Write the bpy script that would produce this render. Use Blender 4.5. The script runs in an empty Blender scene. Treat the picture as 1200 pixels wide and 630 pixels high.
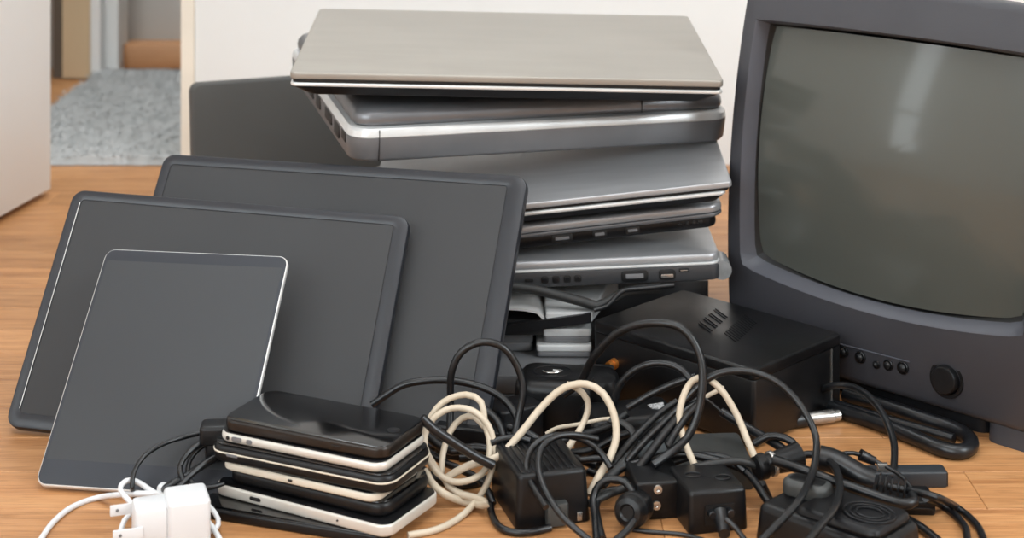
import bpy, bmesh, math, random
from mathutils import Vector, Matrix, Euler, noise
random.seed(7)
S = bpy.context.scene
C = S.collection
R = math.radians
# ------------------------------------------------------------------ camera, world, lights, exposure
CAM_H, FPX, HOR = 0.55, 2000.0, -275.0           # camera height (m), focal length (px of 1200), horizon row
cd = bpy.data.cameras.new('camera'); cam = bpy.data.objects.new('camera', cd); C.objects.link(cam)
cam.location = (0, 0, CAM_H); cam.rotation_euler = (R(90), 0, 0)
cd.sensor_width = 36; cd.lens = FPX / 1200 * 36; cd.shift_y = -(315 - HOR) / 1200
cd.clip_start = 0.05
cd.dof.use_dof = True; cd.dof.focus_distance = 1.38; cd.dof.aperture_fstop = 8
S.camera = cam
w = bpy.data.worlds.new('world'); S.world = w; w.use_nodes = True
w.node_tree.nodes['Background'].inputs[0].default_value = (0.85, 0.92, 1, 1)
w.node_tree.nodes['Background'].inputs[1].default_value = 0.6
def area(name, loc, target, sx, sy, power, col=(1, 1, 1)):
    l = bpy.data.lights.new(name, 'AREA'); l.shape = 'RECTANGLE'; l.size = sx; l.size_y = sy; l.energy = power; l.color = col
    o = bpy.data.objects.new(name, l); C.objects.link(o); o.location = loc
    o.rotation_euler = (Vector(target) - Vector(loc)).to_track_quat('-Z', 'Y').to_euler()
    return o
area('window_daylight', (-2.12, -0.55, 1.6), (0, 0.8, 0.3), 1.7, 1.3, 46, (0.85, 0.945, 1))  # assumed window out of view, placed left to suit shadows falling right
area('front_window_daylight', (-0.9, -2.2, 1.55), (0, 2.0, 0.5), 1.8, 1.4, 62, (0.85, 0.945, 1))  # added fill behind the camera for the back wall and front faces
area('right_window_daylight', (2.12, 0.1, 1.5), (-0.6, 1.6, 0.3), 1.5, 1.2, 80, (0.85, 0.945, 1))  # added fill from the right, brightens the white door
area('ceiling_light', (0.1, 0.75, 2.44), (0.1, 0.75, 0), 1.5, 1.5, 30, (0.88, 0.955, 1))  # assumed overhead lamp, out of view, gives the highlights on upper surfaces
area('hall_ceiling_light', (-0.6, 2.6, 2.1), (-0.6, 3.1, 0.2), 0.5, 0.5, 22, (0.9, 0.96, 1))  # added out-of-view fill aimed at the hall wall
S.view_settings.view_transform = 'Standard'; S.view_settings.look = 'None'
S.view_settings.gamma = 1; S.view_settings.use_curve_mapping = False
S.view_settings.exposure = -0.2
# ------------------------------------------------------------------ helpers
def lin(r, g, b):
    f = lambda c: (c/255/12.92) if c/255 <= .04045 else ((c/255+.055)/1.055)**2.4
    return (f(r), f(g), f(b), 1)
def mat(name, rgb, rough=.5, metal=0, rgb2=None, scale=30, stretch=(1, 1, 1), bump=0, coat=0, rvar=0, spec=.5, detail=4, lo=.35, hi=.7, bscale=None):
    m = bpy.data.materials.new(name); m.use_nodes = True
    nt = m.node_tree; b = nt.nodes['Principled BSDF']; N = nt.nodes.new; L = nt.links.new
    b.inputs['Roughness'].default_value = rough; b.inputs['Metallic'].default_value = metal
    b.inputs['Coat Weight'].default_value = coat; b.inputs['Coat Roughness'].default_value = .08
    b.inputs['Specular IOR Level'].default_value = spec
    tc = N('ShaderNodeTexCoord'); mp = N('ShaderNodeMapping'); mp.inputs['Scale'].default_value = stretch
    L(tc.outputs['Object'], mp.inputs[0])
    nz = N('ShaderNodeTexNoise'); nz.inputs['Scale'].default_value = scale; nz.inputs['Detail'].default_value = detail
    L(mp.outputs[0], nz.inputs['Vector'])
    cr = N('ShaderNodeValToRGB'); cr.color_ramp.elements[0].position = lo; cr.color_ramp.elements[1].position = hi
    cr.color_ramp.elements[0].color = lin(*rgb); cr.color_ramp.elements[1].color = lin(*(rgb2 or [min(255, c*1.08+2) for c in rgb]))
    L(nz.outputs['Fac'], cr.inputs[0]); L(cr.outputs[0], b.inputs['Base Color'])
    if rvar:
        mr = N('ShaderNodeMapRange'); mr.inputs[3].default_value = max(.02, rough-rvar); mr.inputs[4].default_value = min(1, rough+rvar)
        L(nz.outputs['Fac'], mr.inputs[0]); L(mr.outputs[0], b.inputs['Roughness'])
    if bump:
        n2 = N('ShaderNodeTexNoise'); n2.inputs['Scale'].default_value = bscale or scale*8; n2.inputs['Detail'].default_value = 3
        L(mp.outputs[0], n2.inputs['Vector'])
        bp = N('ShaderNodeBump'); bp.inputs['Strength'].default_value = bump; bp.inputs['Distance'].default_value = .0006
        L(n2.outputs['Fac'], bp.inputs['Height']); L(bp.outputs[0], b.inputs['Normal'])
    return m
def wood_mat(name, base, dark, light, var=True):
    m = bpy.data.materials.new(name); m.use_nodes = True
    nt = m.node_tree; b = nt.nodes['Principled BSDF']; N = nt.nodes.new; L = nt.links.new
    oi = N('ShaderNodeObjectInfo'); ge = N('ShaderNodeNewGeometry')
    mul = N('ShaderNodeVectorMath'); mul.operation = 'ADD'
    cx = N('ShaderNodeCombineXYZ'); ml = N('ShaderNodeMath'); ml.operation = 'MULTIPLY'; ml.inputs[1].default_value = 37
    L(oi.outputs['Random'], ml.inputs[0]); L(ml.outputs[0], cx.inputs[0]); L(ml.outputs[0], cx.inputs[2])
    L(ge.outputs['Position'], mul.inputs[0]); L(cx.outputs[0], mul.inputs[1])
    mp = N('ShaderNodeMapping'); mp.inputs['Scale'].default_value = (1, 14, 1); L(mul.outputs[0], mp.inputs[0])
    n1 = N('ShaderNodeTexNoise'); n1.inputs['Scale'].default_value = 6; n1.inputs['Detail'].default_value = 8; n1.inputs['Roughness'].default_value = .65; n1.inputs['Distortion'].default_value = .6
    L(mp.outputs[0], n1.inputs['Vector'])
    cr = N('ShaderNodeValToRGB'); e = cr.color_ramp.elements
    e[0].position = .28; e[0].color = lin(*dark); e[1].position = .72; e[1].color = lin(*light)
    x = e.new(.5); x.color = lin(*base)
    L(n1.outputs['Fac'], cr.inputs[0])
    mp2 = N('ShaderNodeMapping'); mp2.inputs['Scale'].default_value = (3, 60, 3); L(mul.outputs[0], mp2.inputs[0])
    n2 = N('ShaderNodeTexNoise'); n2.inputs['Scale'].default_value = 9; n2.inputs['Detail'].default_value = 3; L(mp2.outputs[0], n2.inputs['Vector'])
    c2 = N('ShaderNodeValToRGB'); c2.color_ramp.elements[0].position = .36; c2.color_ramp.elements[1].position = .5
    c2.color_ramp.elements[0].color = (.70, .66, .62, 1); c2.color_ramp.elements[1].color = (1, 1, 1, 1); L(n2.outputs['Fac'], c2.inputs[0])
    mx = N('ShaderNodeMix'); mx.data_type = 'RGBA'; mx.blend_type = 'MULTIPLY'; mx.inputs[0].default_value = .8
    L(cr.outputs[0], mx.inputs[6]); L(c2.outputs[0], mx.inputs[7])
    hs = N('ShaderNodeHueSaturation'); mr = N('ShaderNodeMapRange'); mr.inputs[3].default_value = .86 if var else 1; mr.inputs[4].default_value = 1.1 if var else 1
    L(oi.outputs['Random'], mr.inputs[0]); L(mr.outputs[0], hs.inputs['Value']); L(mx.outputs[2], hs.inputs['Color'])
    L(hs.outputs[0], b.inputs['Base Color'])
    b.inputs['Roughness'].default_value = .42
    bp = N('ShaderNodeBump'); bp.inputs['Strength'].default_value = .15; bp.inputs['Distance'].default_value = .0005
    L(n2.outputs['Fac'], bp.inputs['Height']); L(bp.outputs[0], b.inputs['Normal'])
    return m
def obj(name, bm, m, parent=None, loc=(0, 0, 0), rot=(0, 0, 0), smooth=True, label=None):
    bmesh.ops.recalc_face_normals(bm, faces=bm.faces)
    me = bpy.data.meshes.new(name); bm.to_mesh(me); bm.free()
    if m: me.materials.append(m)
    if smooth:
        me.polygons.foreach_set('use_smooth', [True]*len(me.polygons))
        try: me.set_sharp_from_angle(angle=R(38))
        except Exception: pass
    o = bpy.data.objects.new(name, me); C.objects.link(o)
    o.parent = parent; o.location = loc; o.rotation_euler = rot
    if label: o['label'] = label
    return o
def tag(o, label, cat, group=None, kind=None):
    o['label'] = label; o['category'] = cat
    if group: o['group'] = group
    if kind: o['kind'] = kind
    return o
def thing(name, label, cat, loc=(0, 0, 0), rot=(0, 0, 0), group=None):
    o = bpy.data.objects.new(name, None); o.empty_display_size = .02; C.objects.link(o)
    o.location = loc; o.rotation_euler = rot
    return tag(o, label, cat, group)
def struct(o, **k):
    o['kind'] = 'structure'; return o
def box(bm, x0, y0, z0, x1, y1, z1):
    v = [bm.verts.new(p) for p in [(x0,y0,z0),(x1,y0,z0),(x1,y1,z0),(x0,y1,z0),(x0,y0,z1),(x1,y0,z1),(x1,y1,z1),(x0,y1,z1)]]
    for f in [(0,3,2,1),(4,5,6,7),(0,1,5,4),(1,2,6,5),(2,3,7,6),(3,0,4,7)]: bm.faces.new([v[i] for i in f])
    return bm
def bx(*a): return box(bmesh.new(), *a)
def rrect(x0, y0, x1, y1, r, n=5):
    r = max(1e-5, min(r, (x1-x0)/2-1e-5, (y1-y0)/2-1e-5)); P = []
    for cx, cy, a in ((x1-r, y1-r, 0), (x0+r, y1-r, 90), (x0+r, y0+r, 180), (x1-r, y0+r, 270)):
        for i in range(n+1):
            t = R(a+90*i/n); P.append((cx+r*math.cos(t), cy+r*math.sin(t)))
    return P
def loft(bm, loops, cap0=True, cap1=True):
    vs = [[bm.verts.new(p) for p in l] for l in loops]; n = len(vs[0])
    for a, b in zip(vs, vs[1:]):
        for i in range(n): bm.faces.new((a[i], a[(i+1) % n], b[(i+1) % n], b[i]))
    if cap0: bm.faces.new(vs[0][::-1])
    if cap1: bm.faces.new(vs[-1])
    return bm
def slab(x0, y0, x1, y1, z0, z1, r=.01, e=.0015, e0=None, n=5, bm=None, seg=2):
    """rounded-corner plate lying in xy, edges rounded by e (top) and e0 (bottom)"""
    bm = bm or bmesh.new(); e0 = e if e0 is None else e0; L = []
    def ring(ins, z): L.append([(x, y, z) for x, y in rrect(x0+ins, y0+ins, x1-ins, y1-ins, max(r-ins, .0004), n)])
    for i in range(seg+1):
        t = R(90*i/seg); ring(e0*(1-math.sin(t)), z0+e0*(1-math.cos(t)))
    for i in range(seg+1):
        t = R(90*i/seg); ring(e*(1-math.cos(t)), z1-e+e*math.sin(t))
    return loft(bm, L)
def frame_ring(x0, y0, x1, y1, z0, z1, b, r=.01, e=.0015, ri=.004, dip=.0008, n=5):
    """plate with a recessed front opening (z is the front normal); b = (left,bottom,right,top) border"""
    L = []
    def ring(ins, z): L.append([(x, y, z) for x, y in rrect(x0+ins, y0+ins, x1-ins, y1-ins, max(r-ins, .0004), n)])
    ring(e, z0); ring(e*.3, z0+e*.3); ring(0, z0+e); ring(0, z1-e); ring(e*.3, z1-e*.3); ring(e, z1)
    for d, z in ((0, z1), (.0004, z1-.0003), (.0004, z1-dip)):
        L.append([(x, y, z) for x, y in rrect(x0+b[0]+d, y0+b[1]+d, x1-b[2]-d, y1-b[3]-d, ri, n)])
    return loft(bmesh.new(), L)
def cyl(r, z0, z1, n=20, e=.0005, bm=None, c=(0, 0), r1=None):
    r1 = r if r1 is None else r1
    ring = lambda rr, z: [(c[0]+rr*math.cos(2*math.pi*i/n), c[1]+rr*math.sin(2*math.pi*i/n), z) for i in range(n)]
    return loft(bm or bmesh.new(), [ring(r-e, z0), ring(r, z0+e), ring(r1, z1-e), ring(r1-e, z1)])
def lathe(prof, n=20, bm=None):
    return loft(bm or bmesh.new(), [[(r*math.cos(2*math.pi*i/n), r*math.sin(2*math.pi*i/n), z) for i in range(n)] for r, z in prof])
def catmull(P, step):
    P = [Vector(p) for p in P]
    if len(P) < 3: return P
    Q = [P[0]*2-P[1]] + P + [P[-1]*2-P[-2]]; out = []
    for i in range(1, len(Q)-2):
        a, b, c, d = Q[i-1:i+3]; k = max(2, int((c-b).length/step))
        for j in range(k):
            t = j/k
            out.append(.5*((2*b)+(c-a)*t+(2*a-5*b+4*c-d)*t*t+(3*b-a-3*c+d)*t**3))
    out.append(P[-1]); return out
def tube(P, r, step=.005, n=12, bm=None, rib=None, flat=1):
    pts = catmull(P, step); bm = bm or bmesh.new(); loops = []
    up = None
    for i, p in enumerate(pts):
        t = (pts[min(i+1, len(pts)-1)]-pts[max(i-1, 0)]).normalized()
        if up is None: up = t.orthogonal().normalized() if abs(t.z) > .9 else Vector((0, 0, 1))
        up = (up-t*up.dot(t)).normalized(); s = t.cross(up)
        rr = r(i/(len(pts)-1)) if callable(r) else r
        loops.append([p+(up*math.cos(2*math.pi*j/n)*flat+s*math.sin(2*math.pi*j/n))*rr for j in range(n)])
    return loft(bm, loops)
def A(px, py, Y=None, z=0.0):
    """the point where the line of sight through a measured image point reaches depth Y, or else height z"""
    k = (py-HOR)/FPX
    if Y is None: Y = (CAM_H-z)/k
    zz = CAM_H-k*Y
    if zz < z: zz = z; Y = (CAM_H-z)/k
    return Vector(((px-600)/FPX*Y, Y, zz))
def path(pts, r): return [A(p[0], p[1], p[2] if len(p) > 2 else None, r) for p in pts]
def cable(name, label, pts, r, m, cat='cable', parent=None, **k):
    P = path(pts, r)
    if parent is not None:
        inv = parent_matrix(parent).inverted(); P = [inv @ p for p in P]
    o = obj(name, tube(P, r, **k), m, parent)
    if parent is None: tag(o, label, cat)
    elif label: o['label'] = label
    return o
def parent_matrix(o): return Matrix.Translation(o.location) @ o.rotation_euler.to_matrix().to_4x4()
# ------------------------------------------------------------------ materials
M = dict(
 wall=mat('wall_paint', (226, 226, 224), .9, rgb2=(230, 230, 228), scale=3, bump=.1),
 gloss_white=mat('white_door_paint', (232, 232, 231), .45, rgb2=(236, 236, 235), scale=2),
 cream=mat('cream_trim', (222, 214, 200), .6, scale=6),
 beige=mat('beige_panel', (204, 180, 146), .7, rgb2=(212, 188, 154), scale=5, stretch=(4, 4, .6)),
 darkstrip=mat('dark_gap', (96, 86, 76), .8, scale=5),
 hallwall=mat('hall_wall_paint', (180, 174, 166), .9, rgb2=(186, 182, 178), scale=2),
 ceil=mat('ceiling_paint', (236, 236, 234), .95, scale=3),
 board=mat('orange_wood', (190, 138, 96), .5, rgb2=(204, 152, 108), scale=5, stretch=(1, 6, 6)),
 floor=wood_mat('oak_floor', (188, 134, 86), (156, 103, 61), (204, 152, 103)),
 rug=mat('rug_pile', (168, 169, 168), 1, rgb2=(178, 178, 177), scale=22, bump=.6, bscale=300, spec=.1),
 rug2=mat('rug_fibre', (170, 171, 170), 1, rgb2=(184, 184, 183), scale=9, spec=.1, lo=.4, hi=.62),
 # electronics
 champagne=mat('champagne_aluminium', (150, 144, 136), .42, .35, rgb2=(159, 153, 145), scale=9, stretch=(1, 5, 1), rvar=.05, bump=.04, bscale=900),
 silver=mat('brushed_silver', (168, 168, 170), .34, .45, rgb2=(180, 180, 182), scale=10, stretch=(1, 8, 1), rvar=.05),
 silver_edge=mat('polished_edge', (214, 213, 211), .3, .35, scale=20),
 grey_lid=mat('grey_lid', (112, 113, 116), .34, .45, rgb2=(122, 123, 126), scale=12, rvar=.05),
 grey_plastic=mat('grey_plastic', (112, 112, 114), .42, .2, rgb2=(119, 119, 121), scale=20),
 light_plastic=mat('light_grey_plastic', (206, 206, 205), .32, .25, scale=20),
 black=mat('black_plastic', (12, 12, 13), .34, rgb2=(19, 19, 21), scale=40, rvar=.08, bump=.12, bscale=500, spec=.32),
 black_satin=mat('black_satin', (15, 15, 17), .42, rgb2=(21, 21, 24), scale=30, spec=.32),
 deep=mat('deep_black', (7, 7, 8), .6, scale=20),
 dark_lid=mat('charcoal_panel', (76, 75, 73), .62, rgb2=(82, 81, 79), scale=4, spec=.3),
 panel_frame=mat('panel_bezel', (28, 30, 36), .36, rgb2=(33, 35, 41), scale=15),
 panel_screen=mat('matte_screen', (58, 58, 59), .6, rgb2=(63, 63, 64), scale=3, spec=.2),
 tab_bezel=mat('tablet_bezel', (54, 56, 61), .45, rgb2=(57, 59, 64), scale=3, spec=.2),
 tab_screen=mat('tablet_screen', (61, 62, 64), .48, rgb2=(64, 65, 67), scale=3, spec=.2),
 tv=mat('tv_housing', (56, 56, 61), .48, rgb2=(61, 61, 66), scale=12, bump=.1, bscale=900),
 tv_lip=mat('tv_inner_lip', (72, 73, 80), .45, rgb2=(78, 79, 86), scale=12),
 tv_mask=mat('tube_surround', (14, 14, 14), .5, scale=12),
 tv_glass=mat('tube_glass', (78, 80, 75), .22, rgb2=(82, 84, 79), scale=2, coat=.5, spec=.3),
 boxblk=mat('scratched_black_case', (9, 9, 10), .34, rgb2=(17, 17, 19), scale=26, rvar=.1, bump=.1, bscale=260),
 glass=mat('phone_glass', (6, 6, 7), .12, rgb2=(11, 11, 13), scale=18, rvar=.07, coat=.3),
 bronze=mat('bronze_phone_edge', (36, 31, 28), .3, .4, rgb2=(44, 38, 34), scale=24),
 phone_silver=mat('silver_phone_frame', (202, 197, 188), .34, .25, rgb2=(212, 207, 199), scale=30),
 phone_cream=mat('cream_phone_frame', (212, 202, 184), .4, rgb2=(218, 209, 193), scale=30),
 beige_cable=mat('beige_rubber', (190, 174, 152), .45, rgb2=(198, 184, 164), scale=40),
 white_plastic=mat('white_plastic', (216, 216, 217), .32, rgb2=(221, 221, 222), scale=20),
 cable=mat('black_rubber', (13, 14, 16), .33, rgb2=(19, 20, 23), scale=60, rvar=.06),
 cable_matte=mat('matte_cable', (32, 32, 32), .55, rgb2=(40, 39, 38), scale=60),
 plate=mat('dark_grey_plate', (56, 57, 56), .45, rgb2=(62, 63, 61), scale=30),
 brass=mat('copper_jack', (196, 122, 56), .3, .7, scale=60),
 metal=mat('nickel', (190, 188, 184), .25, .9, rgb2=(206, 204, 200), scale=60),
 port_face=mat('dark_grey_plastic', (58, 58, 60), .42, .1, rgb2=(64, 64, 66), scale=20),
 port=mat('port_dark', (8, 8, 9), .5, scale=20),
 clear=mat('smoky_plastic', (120, 120, 120), .2, rgb2=(150, 150, 150), scale=60),
)
# ------------------------------------------------------------------ the setting
WY = 2.35                                         # back wall
floor = struct(obj('floor', bx(-2.3, -2.3, -.06, 2.3, 3.4, -.004), M['floor'], smooth=False))
PW = .067
def plank_mesh(wd):
    bm = bmesh.new(); e = .0005; g = .00015; L = []
    for ins, z in ((g, -.004), (g, -e), (g+e, 0)):
        L.append([(ins, ins, z), (wd-ins, ins, z), (wd-ins, PW-ins, z), (ins, PW-ins, z)])
    loft(bm, L, cap0=False); bmesh.ops.recalc_face_normals(bm, faces=bm.faces)
    me = bpy.data.meshes.new('plank'); bm.to_mesh(me); bm.free(); me.materials.append(M['floor']); return me
pm = {k: plank_mesh(k) for k in (.45, .6)}
rng = random.Random(3)
for row in range(33):
    x = -1.25-rng.random()*.4; y = .861+row*PW
    while x < 1.05:
        k = rng.choice((.45, .6))
        p = bpy.data.objects.new('plank', pm[k]); C.objects.link(p); p.parent = floor; p.location = (x, y, 0); x += k
DX0, DX1 = -.92, -.4547                           # doorway to the hall
bm = bmesh.new(); box(bm, DX1+.018, WY, -.004, 2.2, WY+.09, 2.5); box(bm, -2.2, WY, -.004, DX0-.02, WY+.09, 2.5); box(bm, DX0-.02, WY, 2.05, DX1+.018, WY+.09, 2.5)
struct(obj('wall_back', bm, M['wall'], smooth=False))
struct(obj('trim_1', bx(DX1, WY-.006, -.002, DX1+.0175, WY+.096, 2.05), M['cream'], smooth=False))
struct(obj('trim_2', bx(DX0-.02, WY-.006, -.002, DX0, WY+.096, 2.05), M['cream'], smooth=False))
struct(obj('wall_left', bx(-2.3, -2.3, -.004, -2.2, 3.4, 2.5), M['wall'], smooth=False))
wn = obj('window_1', bx(-2.2, .55, .22, -2.17, .81, 2.1), M['gloss_white'], smooth=False); struct(wn)  # assumed narrow window, out of view, added for its reflection in the television
mm = bpy.data.materials.new('daylit_pane'); mm.use_nodes = True; bn = mm.node_tree.nodes['Principled BSDF']  # added glow that makes the bright strip reflected in the television screen
bn.inputs['Emission Color'].default_value = (.86, .95, 1, 1); bn.inputs['Emission Strength'].default_value = 5.5
struct(obj('pane', bx(-2.171, .59, .66, -2.166, .77, 2.06), mm, wn, smooth=False)); struct(obj('pane', bx(-2.171, .59, .26, -2.166, .77, .62), mm, wn, smooth=False))
struct(obj('wall_right', bx(2.2, -2.3, -.004, 2.3, 3.4, 2.5), M['wall'], smooth=False))
struct(obj('wall_front', bx(-2.2, -2.4, -.004, 2.2, -2.3, 2.5), M['wall'], smooth=False))
struct(obj('ceiling', bx(-2.3, -2.4, 2.5, 2.3, 3.4, 2.6), M['ceil'], smooth=False))
struct(obj('wall_hall', bx(-2.2, 3.12, -.004, 2.2, 3.2, 2.5), M['hallwall'], smooth=False))
# open white door standing in front of the doorway, seen almost edge on
d = obj('door_1', slab(0, -.045, .62, 0, .008, 2.0, .002, .001), M['gloss_white'], loc=(-.5905, 2.187, 0), rot=(0, 0, R(260)))
struct(d)
h = obj('door_handle', tube([(.56, .0, 1.0), (.56, .05, 1.0), (.46, .05, 1.0)], .009), M['metal'], d)
# hall details
def hx(px, Y): return (px-600)/FPX*Y
struct(obj('door_2', bx(hx(74, 2.99), 2.985, .003, hx(106, 2.99), 3.06, 2.0), M['beige'], smooth=False))
struct(obj('trim_3', bx(hx(60, 2.99), 3.0, -.003, hx(74, 2.99), 3.06, 2.0), M['darkstrip'], smooth=False))
struct(obj('trim_4', bx(hx(108, 3.02), 2.99, -.003, hx(122, 3.02), 3.07, 2.0), M['gloss_white'], smooth=False))
struct(obj('trim_5', bx(hx(122.5, 3.05), 3.02, -.003, hx(143, 3.05), 3.1, 2.0), M['wall'], smooth=False))
bm = slab(hx(146, 3.07), 3.06, 0, 3.118, .006, .049, .002, .0015); struct(obj('baseboard_hall', bm, M['board']))
# rug: base plus combed pile
rug = thing('rug', 'light grey shaggy rug lying in the hall beyond the doorway', 'rug', (-.42, 2.69, 0))
RX0, RX1, RY0, RY1 = -.32, .32, -.345, .345
bm = bmesh.new(); NX, NY = 72, 78; vs = []
for j in range(NY+1):
    for i in range(NX+1):
        x = RX0+(RX1-RX0)*i/NX; y = RY0+(RY1-RY0)*j/NY
        ed = min(i, NX-i, j, NY-j); z = (.001 if ed == 0 else .010)+.006*noise.noise(Vector((x*14, y*14, 0)))*(ed > 0)
        vs.append(bm.verts.new((x+.004*noise.noise(Vector((y*60, 0, 3))), y+.004*noise.noise(Vector((x*60, 0, 7))), max(z, .001))))
for j in range(NY):
    for i in range(NX):
        a = j*(NX+1)+i; bm.faces.new((vs[a], vs[a+1], vs[a+NX+2], vs[a+NX+1]))
obj('rug_base', bm, M['rug'], rug)
rg = random.Random(5); V = []; F = []
for k in range(16000):
    x = rg.uniform(RX0, RX1); y = rg.uniform(RY0, RY1); a = rg.uniform(0, 6.28); l = rg.uniform(.004, .008)
    z = .010+.006*noise.noise(Vector((x*14, y*14, 0))); wv = .0016
    tx, ty = x+math.cos(a)*l*.8, y+math.sin(a)*l*.8-.002; b = len(V)
    V += [(x-wv*math.sin(a), y+wv*math.cos(a), z), (x+wv*math.sin(a), y-wv*math.cos(a), z), (tx, ty, z+l*.35)]; F.append((b, b+1, b+2))
me = bpy.data.meshes.new('rug_pile'); me.from_pydata(V, [], F); me.materials.append(M['rug2'])
po = bpy.data.objects.new('rug_pile', me); C.objects.link(po); po.parent = rug; po['kind'] = 'stuff'
# ------------------------------------------------------------------ leaning panels
def lean_thing(name, label, cat, X, Y, yaw, lean, roll, t, z0=0):
    Rz = Matrix.Rotation(R(yaw), 3, 'Z'); Rx = Matrix.Rotation(R(-lean), 3, 'X'); Ry = Matrix.Rotation(R(roll), 3, 'Y')
    m = Rz @ Rx @ Ry
    m3 = m @ Matrix(((1, 0, 0), (0, 0, -1), (0, 1, 0)))        # slab x -> right, slab y -> up the panel, slab z -> its front
    lift = t*math.sin(R(lean))+z0; k = 1-lift/CAM_H
    o = thing(name, label, cat, (X*k, Y*k, CAM_H*(1-k)), m3.to_euler())
    return o, k
def display_panel(name, label, cat, X, Y, yaw, lean, roll, pw, ph, t, border, r, z0=0, line=False):
    o, k = lean_thing(name, label, cat, X, Y, yaw, lean, roll, t, z0); pw *= k; ph *= k
    obj('frame', frame_ring(0, 0, pw, ph, -t, 0, border, r, .0016, .003, .0009), M['panel_frame'], o)
    b = border; g = .0007
    obj('screen', slab(b[0]+g, b[1]+g, pw-b[2]-g, ph-b[3]-g, -.0012, -.0004, .0026, .0003), M['panel_screen'], o)
    if line: obj('edge_line', slab(b[0]-.0005, b[1]+.004, b[0]+.0001, ph-b[3]-.003, -.0006, .0003, .0004, .0002, n=2), M['silver_edge'], o, label='thin bright line along the left screen edge')  # pale strip imitates the reflection on the recess edge
    return o
# small tablet
tab, k = lean_thing('tablet', 'small dark tablet with thin silver rim leaning in front of the black panels', 'tablet', -.3656, 1.3058, -10.12, 44.8, -.6, .0068)
W_, H_ = .1604*k, .1994*k
obj('body', slab(0, 0, W_, H_, -.0068, -.0003, .0085, .0016, .0026, n=7, seg=3), M['silver_edge'], tab, label='silver metal rim and back')
obj('glass', slab(.0011, .0011, W_-.0011, H_-.0011, -.001, .0001, .0075, .0003, n=7), M['tab_bezel'], tab)
obj('screen', slab(.0035, .020, W_-.0035, H_-.011, -.0005, .00018, .001, .0001), M['tab_screen'], tab)
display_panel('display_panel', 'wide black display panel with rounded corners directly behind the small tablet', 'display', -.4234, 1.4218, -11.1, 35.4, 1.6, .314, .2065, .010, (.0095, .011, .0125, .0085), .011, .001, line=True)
display_panel('display_panel', 'largest black display panel leaning on the laptop stack, behind the other two panels', 'display', -.361, 1.4603, -17.58, 35.44, -.77, .353, .2318, .010, (.009, .012, .0165, .0095), .011)
# charcoal monitor back standing behind
mb, k = lean_thing('monitor', 'plain charcoal panel standing upright behind the leaning black panels', 'monitor', -.345, 1.86, 20, 6, -.4, .02)
obj('shell', slab(0, 0, .26, .2, -.02, 0, .010, .004, n=6, seg=3), M['dark_lid'], mb)
obj('bezel', slab(.004, .004, .256, .196, -.024, -.0195, .008, .001), M['black_satin'], mb)
# ------------------------------------------------------------------ laptops
def laptop(label, X, Y, Z, yaw, pitch, roll): return thing('laptop', label, 'laptop', (X, Y, Z), (R(pitch), R(-roll), R(yaw)), 'laptops in the stack')
def port_row(parent, items, y=-.0004):
    for kind, x, z, wd, hh in items:
        o = obj('port', slab(x-wd/2, z-hh/2, x+wd/2, z+hh/2, -.0006, .0008, min(wd, hh)*.3, .0003), M['port'], parent, (0, 0, 0), (R(90), 0, 0))
        if kind == 'usb':
            obj('connector', slab(x-wd*.36, z-hh*.30, x+wd*.36, z+hh*.05, .0004, .0011, .0004, .0001), M['metal'], o)
        elif kind == 'jack':
            obj('connector', cyl(wd*.3, .0004, .0012, 14, .0001, c=(x, z)), M['black_satin'], o)
        elif kind == 'hdmi':
            obj('connector', slab(x-wd*.33, z-hh*.2, x+wd*.33, z+hh*.2, .0004, .0012, .0005, .0001), M['grey_plastic'], o)
# top: champagne slim laptop
w_, d_, t_ = .3862, .2718, .0207
l1 = laptop('slim champagne silver laptop lying closed on top of the laptop stack', -.1977, 1.5144, .2574, .94, 3.8, -1.3)
obj('lid', slab(0, 0, w_, d_, t_-.0062, t_, .006, .0015, .001, n=5, seg=3), M['champagne'], l1)
obj('hinge', slab(.03, d_-.012, w_-.03, d_-.002, t_-.0095, t_-.006, .002, .0008), M['black'], l1)
obj('deck', slab(.0004, .0005, w_-.0004, d_-.001, t_-.0128, t_-.0094, .006, .0012), M['silver_edge'], l1, label='polished silver deck edge')
obj('gasket', slab(.002, .002, w_-.002, d_-.012, t_-.0096, t_-.006, .006, .0004), M['deep'], l1)
bm = bmesh.new(); loft(bm, [[(x, y, z) for x, y in rrect(i, i*.3, w_-i*1.15, d_-i*.5, .008)] for i, z in ((.018, 0), (.015, .0008), (.001, t_-.0128))])
obj('base', bm, M['black_satin'], l1, label='tapered black underside')
# second: thick grey laptop, lid with rounded lip
w_, d_, t_ = .3701, .316, .0474
l2 = laptop('thick grey laptop with rounded corners turned askew under the top laptop', -.144, 1.5148, .1955, 17.4, 4.8, -.75)
bt = .0305
bm = bmesh.new(); loft(bm, [[(x, y, z) for x, y in rrect(i, i, w_-i, d_-i, .020, 6)] for i, z in ((.006, 0), (.003, .0012), (.0012, .004), (.0, bt-.009), (.0, bt-.008))])
obj('base', bm, M['grey_plastic'], l2)
bm = bmesh.new(); loft(bm, [[(x, y, z) for x, y in rrect(i, i, w_-i, d_-i, .020, 6)] for i, z in ((.0005, bt-.008), (.0, bt-.0072), (.0008, bt-.002), (.0026, bt))])
obj('deck', bm, M['light_plastic'], l2, label='pale silver palm rest edge')
bm = bmesh.new(); loft(bm, [[(x, y, z) for x, y in rrect(.006+i, .008+i, w_-.003-i, d_-i, .016, 6)] for i, z in ((.002, bt+.0005), (.0005, bt+.002), (0, bt+.005), (.0008, bt+.010), (.004, bt+.0145), (.010, t_-.0006), (.013, t_))])
obj('lid', bm, M['grey_lid'], l2)
obj('lid_seam', bx(w_*.755, .0078, bt+.001, w_*.758, .010, bt+.012), M['port'], l2, smooth=False)
obj('base_seam', bx(.026, -.0003, .002, .0266, .002, bt-.001), M['port'], l2, smooth=False)
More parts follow.
